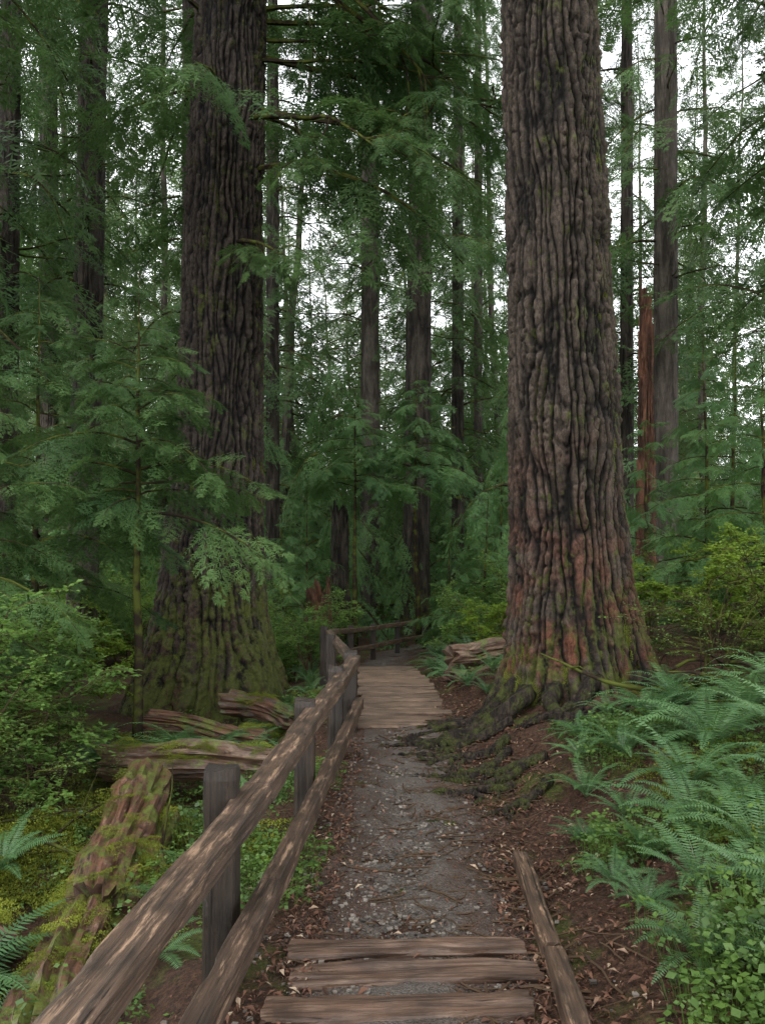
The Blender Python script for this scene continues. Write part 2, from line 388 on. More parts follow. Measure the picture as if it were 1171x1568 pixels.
fp=[(-.34,9.3),(-.62,11.4),(-.86,13.6),(-.85,16),(-.6,18.2),(-.15,20.2),(.45,21.8),(1.2,23)]
for k in range(len(fp)):
    x,y=fp[k];z=float(pz(y))
    if k: part('far_post_%d'%k,((x-.07,y,z-.3),(x-.07,y,z+.86),.12,.12,k+60),M_post,updir=(0,1,0),nl=6)
    if k<len(fp)-1:
        x1,y1=fp[k+1];z1=float(pz(y1))
        for h,nm in((.76,'top'),(.34,'lower')):
            part('far_%s_rail_%d'%(nm,k+1),((x,y,z+h),(x1,y1,z1+h),.10,.10,k+70),M_rail,nl=12)

# ---------------- foliage templates ----------------
def leafq(p,d,w,L,n=(0,0,1),lift=.0,base=.4):
    d=d/math.sqrt(d[0]*d[0]+d[1]*d[1]+d[2]*d[2])
    s=np.array([d[1]*n[2]-d[2]*n[1],d[2]*n[0]-d[0]*n[2],d[0]*n[1]-d[1]*n[0]]); s/=math.sqrt(s@s)+1e-9
    m=p+d*L*base+np.array(n)*lift
    return [p,m+s*w/2,p+d*L,m-s*w/2]
def spray(r,nside=12,nsub=7,L=1.,lw=.3,width=.42):
    Vs=[]
    t0=.06
    for k in range(nside):
        t=t0+(1-t0)*k/nside+r.uniform(-.01,.01)
        bp=np.array([t,0,-.18*t*t])
        for sd in(-1,1):
            if r.random()<.1: continue
            l=width*(1-t)**.75*min(1,.45+t*3)*r.uniform(.6,1.2)+.03
            a=math.radians(r.uniform(44,68))
            d=np.array([math.cos(a),sd*math.sin(a),r.uniform(-.3,.08)])
            for q in range(nsub):
                u=(q+.4)/nsub
                p=bp+d*l*u+np.array([0,0,-.22*l*u*u])
                ll=(.085*(1-u*.55))*r.uniform(.7,1.2)*(12/nside)**.5
                for s2 in(-1,1):
                    a2=math.atan2(d[1],d[0])+s2*math.radians(r.uniform(38,60))
                    dd=np.array([math.cos(a2),math.sin(a2),r.uniform(-.4,.15)])
                    Vs.append(leafq(p,dd,ll*lw,ll,(r.uniform(-.35,.35),r.uniform(-.35,.35),1)))
            Vs.append(leafq(bp,d+np.array([0,0,-.1]),.018*(12/nside)**.5,l,(0,0,1)))
    V=np.array(Vs).reshape(-1,3)*L
    Q=np.arange(len(V)).reshape(-1,4)
    return V,Q,np.zeros(len(Q),int),V
def bough(seed,lod=0,droop=.25):
    r=np.random.default_rng(seed)
    ns_,nb_,lw=[(12,7,.3),(8,4,.36),(6,3,.45)][lod]
    sp=[spray(r,ns_,nb_,1,lw) for _ in range(3)]
    A=Acc()
    t=np.linspace(0,1,9 if lod<2 else 5)
    wig=np.cumsum(r.normal(0,.012,(len(t),2)),0);wig[0]=0
    pts=np.stack([t,wig[:,0],.10*np.sin(t*2.2)-droop*t**2.2+wig[:,1]*.5],-1)
    V,Q,T,l=tube(pts,.011*(1-t*.85)+.001,5 if lod==0 else 3,cap=False);A.add(V,Q,mi=1)
    stn=np.linspace(.2,.96,9 if lod<2 else 7)
    for k,u in enumerate(stn):
        p=np.array([np.interp(u,t,pts[:,c]) for c in range(3)])
        for sd in(-1,1):
            if r.random()<.2: continue
            s=(.5*(1-u)**.6+.13)*r.uniform(.55,1.2)*(.55+.45*min(1,u/.35))
            yaw=sd*math.radians(r.uniform(32,72))
            A.addacc(sp[r.integers(3)],TRS(p,(r.uniform(-.6,.6),r.uniform(.05,.8),yaw),s))
    for q in range(2):A.addacc(sp[0],TRS(pts[-2],(r.uniform(-.3,.3),.4,r.uniform(-.25,.25)),.24))
    return A
BH=[bough(s,0,dr).mesh('bough',[M_fir,M_limb],loc=False) for s,dr in((1,.22),(2,.3),(3,.15),(4,.38))]
BS=[bough(s,0,dr).mesh('sapling_bough',[M_firb,M_limb],loc=False) for s,dr in((11,.2),(12,.3),(13,.12))]
PM=[bough(s,1,dr).packed() for s,dr in((21,.3),(22,.5),(23,.2))]
PL=[bough(s,2,dr).packed() for s,dr in((31,.3),(32,.5),(33,.2))]
def crown(seed,P,H,nb,l0,l1,mat,extra=None,rf=.2,pt=(-.4,.2)):
    r=np.random.default_rng(seed);A=Acc()
    if extra: A.add(*extra[:2],mi=2)
    for k in range(nb):
        u=(k+r.random())/nb;z=H*u;L=(l0+(l1-l0)*u)*r.uniform(.45,1.3);a=k*2.4+r.uniform(-.9,.9)
        M=Matrix.Translation((math.cos(a)*rf,math.sin(a)*rf,z))@Euler((r.uniform(-.3,.3),-r.uniform(*pt),a),'XYZ').to_matrix().to_4x4()@Matrix.Diagonal((L,L,L,1))
        A.addacc(P[r.integers(len(P))],M)
    return A.mesh('crown',[mat,M_limb]+([M_barkfar] if extra else []),loc=False)
CR=[crown(s,PM,24,64,3.2,1.9,M_fir,None,.2,(-.6,.15)) for s in(1,2,3,4)]
YC=[crown(s,PM,1,12,.75,.3,M_firb,None,0,(-.3,.15)) for s in(7,8,9)]

def fern(seed,nf=15):
    r=np.random.default_rng(seed);A=Acc();VQ=[]
    for f in range(nf):
        az=f*2*np.pi/nf*1.0+r.uniform(-.25,.25); e0=math.radians(r.uniform(48,80));e1=math.radians(r.uniform(-45,5))
        L=r.uniform(.75,1.1);N=36;ds=L/N;p=np.array([0,0,0.]);side=np.array([-math.sin(az),math.cos(az),0]);tw=r.uniform(-.5,.5)
        pts=[p.copy()]
        for k in range(N):
            u=k/N;e=e0+(e1-e0)*u**1.1
            d=np.array([math.cos(az)*math.cos(e),math.sin(az)*math.cos(e),math.sin(e)]);d=d+side*tw*u*.4;d/=np.linalg.norm(d)
            p=p+d*ds;pts.append(p.copy())
            if u>.12:
                prof=math.sin(min(1,(u-.08)/.3)*math.pi/2)*(1-max(0,(u-.35)/.65)**1.6)
                l=.125*prof+.008
                nrm=np.cross(d,side);nrm=nrm if nrm[2]>0 else -nrm
                for sd in(-1,1):
                    dd=side*sd+d*.28-nrm*r.uniform(.0,.3)
                    VQ.append(leafq(p,dd,.019,l*r.uniform(.9,1.1),nrm,.0,.25))
        V,Q,T,l_=tube(np.array(pts)[::4],np.linspace(.005,.001,len(pts[::4])),3,cap=False);A.add(V,Q,mi=0)
    V=np.array(VQ).reshape(-1,3);A.add(V,np.arange(len(V)).reshape(-1,4))
    return A.mesh('fern',[M_fern],loc=False)
FERN=[fern(s,n) for s,n in((1,16),(2,13),(3,18),(4,11))]

def shrub(seed,mat,nst=9,leaf=.022,nl=1.0,bare=False,limb=None):
    r=np.random.default_rng(seed);A=Acc();VQ=[]
    def grow(p,d,L,rad,lev):
        n=5;pts=[p];q=p
        for k in range(n):
            d=d+r.normal(0,.18,3)+np.array([0,0,.02 if lev<2 else -.03]);d/=np.linalg.norm(d)
            q=q+d*L/n;pts.append(q)
        V,Q,T,l=tube(pts,np.linspace(rad,rad*.45,n+1),4 if lev<2 else 3,cap=False);A.add(V,Q,mi=1)
        if lev<3:
            for k in range(2,n+1):
                for c in range(2 if lev>0 else 1):
                    if r.random()<.85:
                        dd=d+r.normal(0,.75,3);dd[2]=abs(dd[2])*.4;dd/=np.linalg.norm(dd)
                        grow(pts[k],dd,L*r.uniform(.38,.6),rad*.5,lev+1)
        if lev>=2:
            if bare and r.random()<.7:return
            m=int((5 if lev==2 else 8)*nl)
            for k in range(m):
                u=(k+.5)/m*n;i0=min(int(u),n-1);f=u-i0
                pp=pts[i0]*(1-f)+pts[i0+1]*f
                a=r.uniform(0,6.28);dd=np.array([math.cos(a),math.sin(a),r.uniform(-.4,.3)])+d*.5
                l=leaf*r.uniform(.7,1.4)
                VQ.append(leafq(pp,dd,l*.6,l,(r.uniform(-.5,.5),r.uniform(-.5,.5),1),l*.08,.45))
    for s_ in range(nst):
        a=r.uniform(0,6.28);t=r.uniform(.1,.8)
        grow(np.array([math.cos(a)*.05,math.sin(a)*.05,-.03]),np.array([math.cos(a)*t,math.sin(a)*t,1.]),r.uniform(.4,.95),.009,0)
    V=np.array(VQ).reshape(-1,3);A.add(V,np.arange(len(V)).reshape(-1,4))
    return A.mesh('shrub',[mat,limb or M_twig],loc=False)
SH=[shrub(s,M_shrub,7,.03) for s in(1,2,3)]
SY=[shrub(s,M_shruby,6,.036) for s in(5,6)]
SB=[shrub(s,M_shrub,8,.02,.5,True,M_limb) for s in(8,9)]

def cover(seed,mat):
    r=np.random.default_rng(seed);VQ=[]
    for k in range(70):
        a=r.uniform(0,6.28);rr=.32*math.sqrt(r.random());h=r.uniform(.02,.15)
        p=np.array([rr*math.cos(a),rr*math.sin(a),h]);a0=r.uniform(0,6.28);L=.014+.034*r.random()**1.8
        t=np.array([r.normal(0,.4),r.normal(0,.4),1])
        for q in range(3):
            aa=a0+q*2.09+r.uniform(-.2,.2);d=np.array([math.cos(aa),math.sin(aa),-.25+r.normal(0,.25)])
            VQ.append(leafq(p+d*.004,d,L*.72,L,t,.0,.5))
        VQ.append([p,p+[.002,0,0],[p[0]*.9+.002,p[1]*.9,-.02],[p[0]*.9,p[1]*.9,-.02]])
    V=np.array([np.array(v) for v in VQ]).reshape(-1,3)
    return mesh_from('cover',V,[np.arange(len(V)).reshape(-1,4)],[mat])
CV=[cover(s,M_cover) for s in(1,2,3,4)]
def mosspatch(seed):
    r=np.random.default_rng(seed);n=1100
    a=r.uniform(0,6.28,n);rr=.2*np.sqrt(r.random(n))*(1+.4*np.sin(a*3+seed)*np.cos(a*2))
    c=np.stack([rr*np.cos(a),rr*np.sin(a),.035*(1-(rr/.2)**2)+.02*vnoise(rr*np.cos(a)*25,rr*np.sin(a)*25,0,seed)+r.uniform(-.005,.01,n)],-1)
    b_=r.uniform(0,6.28,n);u=np.stack([np.cos(b_),np.sin(b_),r.uniform(.2,1.3,n)],-1);u/=np.linalg.norm(u,axis=1)[:,None]
    v=np.stack([-np.sin(b_),np.cos(b_),0*b_],-1);L=r.uniform(.008,.02,n)[:,None]
    V=np.stack([c,c+u*L*.5+v*L*.22,c+u*L,c+u*L*.5-v*L*.22],1).reshape(-1,3)
    return mesh_from('moss',V,[np.arange(4*n).reshape(-1,4)],[M_moss])
MS=[mosspatch(s) for s in(1,2,3)]

# ---------------- trunks ----------------
def trunk_mesh(name,knots,mat,ns=200,dz=.03,ztop=9,amp=.035,ridge=.085,butt=.25,seed=0,lobes=5,bh=.9):
    K=np.array(knots,float)
    zf=np.concatenate([np.arange(K[0,0],ztop,dz),np.arange(ztop,K[-1,0]+.5,.5)])
    def sm(c): return np.interp(zf,K[:,0],K[:,c])
    cx,cy,r=sm(1),sm(2),sm(3)
    ks=max(3,int(.5/dz))
    nf=int(np.sum(zf<ztop)); ker=np.ones(ks)/ks
    for a in(cx,r):
        pad=np.concatenate([np.full(ks,a[0]),a[:nf],np.full(ks,a[nf-1])]); a[:nf]=np.convolve(pad,ker,'same')[ks:-ks]
    th=np.linspace(0,2*np.pi,ns,endpoint=False)
    Zz,TH=np.meshgrid(zf,th,indexing='ij')
    R=r[:,None]*np.ones_like(TH)
    c=np.cos(TH);s_=np.sin(TH)
    lob=vnoise(c*lobes*.35,s_*lobes*.35,Zz*.25,seed)
    e=np.exp(-np.clip(Zz-K[0,0]-.3,0,None)/bh)
    R=R*(1+butt*lob*e+.03*vnoise(c,s_,Zz*.5,seed+2))
    rm=np.median(r[:max(1,nf)]);N=max(8,int(np.pi*2*rm/ridge)); q=N/(2*np.pi)
    Xn=c*q;Yn=s_*q
    w=vnoise(Xn*.35,Yn*.35,Zz*.9,seed+1)*3.2+vnoise(Xn*.9,Yn*.9,Zz*2.0,seed+6)*1.8+vnoise(Xn*2.,Yn*2.,Zz*9,seed+8)*.5
    rs=np.abs(np.sin(TH*N/2+w))
    n1=vnoise(Xn*.8,Yn*.8,Zz*1.6,seed+3)
    n2=vnoise(Xn*.9,Yn*.9,Zz*7,seed+4);n3=vnoise(Xn*3,Yn*3,Zz*18,seed+5);n4=vnoise(Xn*6,Yn*6,Zz*40,seed+9)
    crack=np.clip(np.abs(n2)*5,0,1)
    h=np.clip(rs*1.25-.08,0,1)**.6*(.3+.7*np.clip(np.abs(n1)*4,0,1))*(.6+.4*crack)+.20*n3+.16*n4
    R=R+amp*(h-.6)*(1+.6*n1)
    V=np.stack([cx[:,None]+c*R,cy[:,None]+s_*R,Zz],-1).reshape(-1,3)
    nz=len(zf);i=np.arange(nz-1)[:,None]*ns;j=np.arange(ns)[None,:];k=(j+1)%ns
    Q=np.stack([i+j,i+k,i+ns+k,i+ns+j],-1).reshape(-1,4)
    return mesh_from(name,V,[Q],[mat],None,True,{'bark':h.ravel()})

def boughs(parent,cx,cy,z0,z1,n,l0,l1,tmpl,az=None,rfac=.0,tilt=(-.25,.25),seed=0,lean=(0,0)):
    r=np.random.default_rng(seed)
    for k in range(n):
        u=(k+r.random())/n;z=z0+(z1-z0)*u
        L=(l0+(l1-l0)*u)*r.uniform(.65,1.2)
        a=r.uniform(*az) if az else k*2.4+r.uniform(-.5,.5)
        x=cx+lean[0]*z;y=cy+lean[1]*z
        M=Matrix.Translation((x+math.cos(a)*rfac,y+math.sin(a)*rfac,z))@Euler((r.uniform(-.25,.25),-r.uniform(*tilt),a),'XYZ').to_matrix().to_4x4()@Matrix.Diagonal((L,L*r.uniform(.8,1.1),L,1))
        obj('bough_%d'%(k+1),tmpl[r.integers(len(tmpl))],parent,M)

KR=[(-.2,2.15,9.5,1.12),(.25,2.13,9.5,.98),(.8,2.12,9.5,.78),(1.55,2.09,9.5,.66),(3.2,2.03,9.5,.585),(4.83,1.975,9.5,.545),(8.1,1.84,9.5,.49),(25,1.3,9.5,.25)]
KL=[(-.6,-2.7,13.5,1.25),(.1,-2.7,13.5,1.05),(.8,-2.69,13.5,.88),(1.5,-2.67,13.5,.80),(3.47,-2.58,13.5,.67),(7.6,-2.5,13.5,.565),(10.7,-2.41,13.5,.52),(28,-2.2,13.5,.25)]
tR=obj('douglas_fir_tree',trunk_mesh('douglas_fir_tree',KR,M_barkR,460,.02,9.2,.075,.085,.38,3,6,.7))
tL=obj('douglas_fir_tree',trunk_mesh('douglas_fir_tree',KL,M_barkL,400,.03,11.5,.075,.10,.30,8,6,1.1))
A=Acc();r=np.random.default_rng(5)
def root(p0,a,L,r0,wig=.25,kids=2,lev=0,up=0.):
    n=20;x,y=p0;pts=[];rr=[]
    for k in range(n):
        u=k/(n-1);rad=r0*(1-u)**.7+.004
        z=float(zg(x,y))+.016+rad*.5+up*max(0,1-u*4)-.035*u**4+.018*math.sin(k*.9+a*5)*min(1,u*4)
        pts.append((x,y,z));rr.append(rad)
        a+=r.normal(0,wig);x+=math.cos(a)*L/n;y+=math.sin(a)*L/n
        if lev<2 and kids and 3<k<16 and r.random()<.26: root((x,y),a+r.choice([-1,1])*r.uniform(.4,.9),L*.5*(1-u*.5),rad*.65,wig,1,lev+1)
    V,Q,T,l=tube(pts,rr,10,.4,int(a*10)%50,True,.3);A.add(V,Q,T,loc=l)
for (x,y,a,L,r0) in [(1.45,9.1,3.7,1.5,.085),(1.5,8.85,4.1,1.8,.085),(1.75,8.7,4.3,1.7,.08),(2.1,8.6,4.8,1.1,.08),(1.35,9.3,3.3,.9,.085),(2.6,8.8,5.2,.9,.08)]:
    root((x,y),a,L,r0,up=.13)
for (x,y,a,L,r0) in [(1.3,8.5,3.5,1.5,.05),(1.2,8.1,3.3,1.3,.048),(1.15,7.8,3.7,1.2,.045),(1.2,7.2,3.5,1.2,.045),(1.05,6.9,3.9,1.0,.042),(1.3,6.7,4.1,.9,.04),(.6,8.4,3.4,.7,.035),(1.4,7.3,3.9,1.1,.042)]:
    root((x,y),a,L,r0,.22,2,1)
obj('roots',A.mesh('roots',[M_root],True),tR)
A=Acc()
for (x,y,a,L,r0) in [(-1.9,12.9,5.6,1.3,.14),(-2.3,12.6,5.0,1.1,.13),(-1.75,13.3,6.1,1.0,.12),(-3.2,12.7,4.3,1.1,.13)]:
    root((x,y),a,L,r0,up=.2)
obj('roots',A.mesh('roots',[M_limb],True),tL)
obj('crown',CR[0],tL,TRS((-2.35,13.5,12.5),(0,0,1),(.9,.9,.5)))
obj('crown',CR[1],tR,TRS((1.5,9.5,13.0),(0,0,2),(.8,.8,.4)))
boughs(tL,-2.45,13.5,7.8,12.5,14,3.2,3.0,BH,None,.4,(-.45,.1),1)
boughs(tL,-2.45,13.5,8.6,10.8,5,3.6,3.9,BH,(-1.0,.5),.4,(-.4,.1),5)
A=Acc();r=np.random.default_rng(21)
def limb(p,d,L,r0,droop=.05,kids=4):
    n=12;p=np.array(p,float);d=np.array(d,float);d/=np.linalg.norm(d);pts=[p.copy()];dd=d.copy()
    for k in range(n):
        dd=dd+r.normal(0,.09,3)+np.array([0,0,-droop]);dd/=np.linalg.norm(dd);p=p+dd*L/n;pts.append(p.copy())
    V,Q,T,l=tube(pts,np.linspace(r0,r0*.2,n+1),7,.25,int(L*10));A.add(V,Q,T,loc=l)
    tips=[(pts[-1],dd)]
    for k in range(kids):
        i=r.integers(3,n);d2=dd+r.normal(0,.6,3);tips+=limb(pts[i],d2,L*.35,r0*.35,droop,0)
    return tips
tips=[]
tips+=limb((-1.95,13.1,11.4),(1.,-.45,-.3),3.9,.055,.10,6)
tips+=limb((-2.0,13.0,8.6),(1.,-.6,.0),3.0,.045,.07)
tips+=limb((-1.9,13.1,12.2),(.6,-.3,-.5),4.6,.06,.02,7)
tips+=limb((-1.8,13.1,11.6),(.6,-.1,-.9),4.6,.05,.0,6)
tips+=limb((-2.2,13.0,6.7),(.7,-.6,.1),1.3,.04,.09,2)
obj('mossy_limbs',A.mesh('mossy_limbs',[M_limb],True),tL)
for k,(p,d) in enumerate(tips):
    for q in range(2):
        a=math.atan2(d[1],d[0])+r.uniform(-.7,.7);s=r.uniform(.7,1.4)
        obj('limb_bough_%d'%k,BH[r.integers(4)],tL,TRS(p-d*s*.2,(r.uniform(-.3,.3),r.uniform(.1,.6),a),s))

ci=0
def conifer(name,x,y,r0,r1,ztop,z0,cs,mat,seed,lean=0.,near=0):
    global ci
    zb=float(zg(x,y))-.3
    H=ztop
    me=trunk_mesh(name,[(zb,x,y,r0*1.5),(zb+.9,x+lean*.9,y,r0*1.12),(zb+2.5,x+lean*2,y,r0),(H*.5,x+lean*H*.5,y,(r0+r1)/2),(H,x+lean*H,y,r1*.3)],mat,64,.12,min(H,18),.03,.09,.2,seed,5,1.)
    o=obj(name,me)
    if near: boughs(o,x,y,z0,near,int((near-z0)*4.2),3.1,3.0,BH,None,r0*.6,(-.45,.15),seed,lean=(lean,0)); z0=near
    ci+=1
    obj('crown',CR[ci%4],o,TRS((x+lean*z0,y,z0),(0,0,seed*1.3),(cs,cs,min(1,(H-z0)/24))))
    rr=np.random.default_rng(seed+99);A=Acc()
    for k in range(14):
        z=rr.uniform(3,z0+6);a=rr.uniform(0,6.28);L=rr.uniform(.3,1.4);t=np.linspace(0,1,5)[:,None]
        p=np.array([x+lean*z,y,z])+t*np.array([math.cos(a),math.sin(a),rr.uniform(-.4,.3)])*(L+r0)+rr.normal(0,.03,(5,3))
        A.add(*tube(p,np.linspace(.025,.008,5),4,cap=False)[:2])
    obj('dead_branches',A.mesh('dead_branches',[M_limb]),o)
    return o
C=lambda px,d:(px-585)*d/1305
conifer('hemlock_tree',1.06,27.5,.42,.3,38,9.3,.85,M_bark,1,.012)
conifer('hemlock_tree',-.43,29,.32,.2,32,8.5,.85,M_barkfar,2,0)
conifer('cedar_tree',-6.35,18,.31,.22,34,7.0,1.,M_bark,3,.02)
conifer('hemlock_tree',-7.1,16,.20,.16,28,6,.95,M_bark,4,.01)
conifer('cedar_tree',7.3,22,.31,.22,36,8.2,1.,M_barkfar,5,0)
conifer('hemlock_tree',2.65,30,.22,.14,30,4.5,.85,M_bark,6)
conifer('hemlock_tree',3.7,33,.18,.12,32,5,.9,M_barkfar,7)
conifer('hemlock_tree',-3.6,28,.22,.16,32,4.5,.9,M_bark,8)
conifer('hemlock_tree',7.3,25.5,.20,.14,30,6,.9,M_bark,11)
conifer('hemlock_tree',9.0,19,.22,.16,30,6,1.,M_bark,12)
conifer('hemlock_tree',-9.,23,.25,.2,34,6,1.,M_bark,13)
conifer('hemlock_tree',-5.0,22,.18,.12,30,5.5,1.,M_bark,14)
conifer('hemlock_tree',5.3,26,.16,.12,30,6.0,.9,M_bark,17)
conifer('hemlock_tree',-7.2,10.5,.3,.2,24,5.0,.9,M_bark,15,0,10.5)
conifer('hemlock_tree',7.4,12,.3,.2,24,5.8,.9,M_bark,16,0,12)
for k,(x,y) in enumerate([(5.8,3.),(-4.8,-3.5),(4.8,-5.),(0.8,-9.5),(-8,-6),(-11,3)]):  # unseen trees of the surrounding forest, added to cut flat frontal light
    conifer('hemlock_tree',x,y,.3,.2,30,6.2,1.,M_bark,30+k)
def sapling(x,y,H,n,L,seed,tmpl=None,name='hemlock_sapling',z0f=.12):
    zb=float(zg(x,y));r=np.random.default_rng(seed);A=Acc()
    z=np.linspace(zb-.1,zb+H,9);px=x+np.cumsum(r.normal(0,.02,9));py=y+np.cumsum(r.normal(0,.02,9))
    V,Q,T,l=tube(np.stack([px,py,z],-1),np.linspace(.012*H,.003,9),6);A.add(V,Q,T,loc=l)
    o=obj(name,A.mesh(name,[M_limb],True))
    boughs(o,x,y,zb+H*z0f,zb+H*.97,n,L,L*.22,tmpl or BS,None,0,(-.3,.15),seed)
    return o
sapling(C(208,9.5),9.5,5.5,40,1.6,1,BH,'young_hemlock_tree',.50)
sapling(C(60,10.5),10.5,5.7,36,1.8,2,BH,'young_hemlock_tree',.32)
sapling(C(-40,8.3),8.3,4.4,26,1.5,22,BH,'young_hemlock_tree',.35)
sapling(C(1085,12),12,4.2,32,1.4,3)
sapling(C(1170,11),11,4.0,28,1.4,4)
sapling(C(990,15),15,4.0,28,1.4,5)
sapling(C(740,18),18,3.7,30,1.2,6)
sapling(C(690,21),21,3.4,26,1.1,7)
sapling(C(440,19),19,3.8,30,1.2,8)
sapling(C(470,23),23,4.5,28,1.4,9)
sapling(C(765,22),22,5,30,1.6,11)
sapling(C(540,33),33,5,26,1.6,12)
sapling(C(1120,16),16,5.6,34,1.8,13)
sapling(C(640,24.5),24.5,7.8,38,2.2,14,BS,'young_hemlock_tree',.60)
sapling(C(545,23),23,7.2,34,2.0,15,BS,'young_hemlock_tree',.60)

def snag(name,x,y,z0,z1,r0,r1,mat,seed):
    me=trunk_mesh(name,[(z0,x,y,r0),(z1,x,y,r1)],mat,56,.06,z1,.06,.07,.2,seed)
    V=np.empty(len(me.vertices)*3);me.vertices.foreach_get('co',V);V=V.reshape(-1,3)
    top=V[:,2]>z1-.6
    V[top,2]+=.5*vnoise(V[top,0]*9,V[top,1]*9,0,seed)*(V[top,2]-(z1-.6))/.6
    me.vertices.foreach_set('co',V.ravel());me.update()
    return obj(name,me)
snag('broken_snag',C(988,19),19,0,7.6,.24,.12,M_snag,3)
snag('tree_stump',C(487,19.5),19.5,-.9,1.0,.36,.24,M_snag,6)
snag('tree_stump',C(520,24),24,-.9,3.2,.3,.22,M_bark,7)

def log(name,p,q,r0,r1,mat,seed,ns=44,rough=.22,par=None):
    p=np.array(p);q=np.array(q);n=max(10,int(np.linalg.norm(q-p)/.04));t=np.linspace(0,1,n)[:,None]
    ax=(q-p)/np.linalg.norm(q-p)
    pts=p+(q-p)*t+np.stack([.03*np.sin(t[:,0]*5+seed),0*t[:,0],.02*np.sin(t[:,0]*7+seed)],-1)
    A=Acc();V,Q,T,l=tube(pts,r0+(r1-r0)*t[:,0],ns,rough,seed,True,.28)
    k=np.arange(ns)
    for rr_ in range(5):
        f=(1-rr_/5)
        V[rr_*ns:(rr_+1)*ns]-=ax*(f*.22*np.abs(vnoise(k*.45,0*k,0,seed)))[:,None]
        V[(n-1-rr_)*ns:(n-rr_)*ns]+=ax*(f*.22*np.abs(vnoise(k*.45,5+0*k,0,seed)))[:,None]
    A.add(V,Q,T,loc=l)
    return obj(name,A.mesh(name,[mat],False))
lg=[((-2.05,7.2,-.08),(-1.62,4.9,-.16),.21,.19,M_log),((-1.75,5.0,-.22),(-1.4,3.4,-.25),.18,.2,M_log),((-1.75,6.7,-.2),(-1.5,5.4,-.26),.13,.09,M_log),((-2.6,8.3,-.08),(-1.05,7.9,-.03),.18,.16,M_logend),((-1.9,11.0,.02),(-.95,9.9,.0),.17,.13,M_log),
 ((-2.6,9.9,.0),(-1.3,9.4,-.1),.12,.09,M_log),((-3.2,5.3,-.1),(-2.1,4.6,-.25),.16,.13,M_log),((1.0,12.3,.42),(1.75,12.7,.5),.17,.16,M_logend),((1.0,12.0,.12),(1.8,12.3,.2),.17,.17,M_log)]
for k,(p,q,a,b_,m) in enumerate(lg): log('fallen_log',p,q,a,b_,m,k+1)
A=Acc();r=np.random.default_rng(33)
for k in range(26):
    x=r.uniform(2.5,4.6);y=r.uniform(7,9.5)
    limb((x,y,float(zg(x,y))+r.uniform(0,.2)),(r.normal(0,1),r.normal(0,.6),r.uniform(.1,.9)),r.uniform(.6,1.4),r.uniform(.01,.03),.06,2)
for k in range(16):
    x=r.uniform(-3.4,-1.4);y=r.uniform(5.5,10)
    limb((x,y,float(zg(x,y))+r.uniform(0,.1)),(r.normal(0,1),r.normal(0,.6),r.uniform(-.05,.2)),r.uniform(.5,1.2),r.uniform(.006,.016),.04,2)
obj('dead_branch_tangle',A.mesh('dead_branch_tangle',[M_limb],True))

fl=[(2.05,5.7,.85),(2.45,6.4,.9),(3.0,7.0,.8),(1.75,7.4,.45),(1.5,6.3,.42),(1.85,5.1,.55),(2.0,4.5,.6),(1.35,3.6,.4),(2.9,6.0,.8),(2.5,5.0,.65),(3.5,7.4,.8),(2.3,7.3,.65),(1.6,5.6,.4),(2.75,8.2,.5),(1.9,3.6,.5),(1.25,4.6,.28),(1.55,4.2,.45),(1.5,4.9,.4),(1.3,5.4,.28),(2.3,4.0,.55),(1.6,3.2,.4),(1.9,6.7,.5),(2.1,7.9,.4),(1.6,6.9,.35),(2.6,7.6,.6),(1.75,4.0,.45),(2.2,5.2,.55),(1.3,4.2,.3),
 (-2.0,8.9,1.0),(-1.55,9.1,.7),(-2.5,9.0,.85),(-1.15,7.2,.45),(-1.0,12,.55),(-2.6,8.8,.7),(-1.85,4.0,.45),(-2.0,3.6,.8),(-1.5,11.5,.5),(-1.45,10.2,.5),(-.95,5.9,.25),(-1.2,3.3,.35),(-1.35,8.6,.6),(-1.0,6.6,.35),(-1.2,5.0,.4),(-1.1,4.2,.35),(-2.2,4.2,.75),(-2.5,5.6,.5),(-1.3,5.9,.4),(-3.0,8.9,.8),(-2.2,9.6,.7),(-.95,8.4,.4),(-1.0,9.9,.45),
 (1.1,13.1,.65),(1.5,11.7,.55),(.95,15,.6),(1.3,14.2,.75),(1.75,11.2,.5),(1.1,16.5,.6),(1.9,14.3,.7),(-1.2,14.5,.6),(-1.5,13,.6),(1.15,11.4,.45),(1.3,10.6,.45),(1.6,15.5,.8),(1.3,17.5,.7),(-1.4,16,.6),(-1.7,17.5,.7),(1.6,13.2,.7),(1.2,12.2,.45),(1.0,14,.55)]
for x,y,s in fl:
    obj('fern',FERN[rng.integers(4)],None,TRS((x,y,float(zg(x,y))),(rng.normal(0,.12),rng.normal(0,.12),rng.uniform(0,6.28)),s*rng.uniform(.95,1.12)))
def place(name,L,T,zo=0):
    for x,y,s in L: obj(name,T[rng.integers(len(T))],None,TRS((x,y,float(zg(x,y))+zo),(0,0,rng.uniform(0,6.28)),s*rng.uniform(.9,1.1)))
place('huckleberry_shrub',[(-3.5,7.3,1.9),(-3.7,8.4,2.0),(-4.5,8.2,2.2),(-4.6,9.8,2.3),(-3.9,6.8,1.8),(-3.3,6.4,1.3),(-1.3,15.5,1.4),(-1.9,17,1.7),(1.9,17,1.5)],SH)
place('bare_shrub',[(-3.4,6.2,1.4),(-3.3,7.2,1.3),(-3.8,5.8,1.5),(-2.9,6.6,1.0),(-3.6,7.5,1.4),(-3.1,7.9,1.1),(3.3,8.6,1.2),(4.0,8.0,1.3)],SB)
place('salmonberry_shrub',[(3.8,9.8,1.3),(4.5,9.4,1.4),(3.4,11.2,1.3),(4.9,10.6,1.5)],SY)
ug=bpy.data.objects.new('undergrowth',None);COL.objects.link(ug)
r=np.random.default_rng(44)
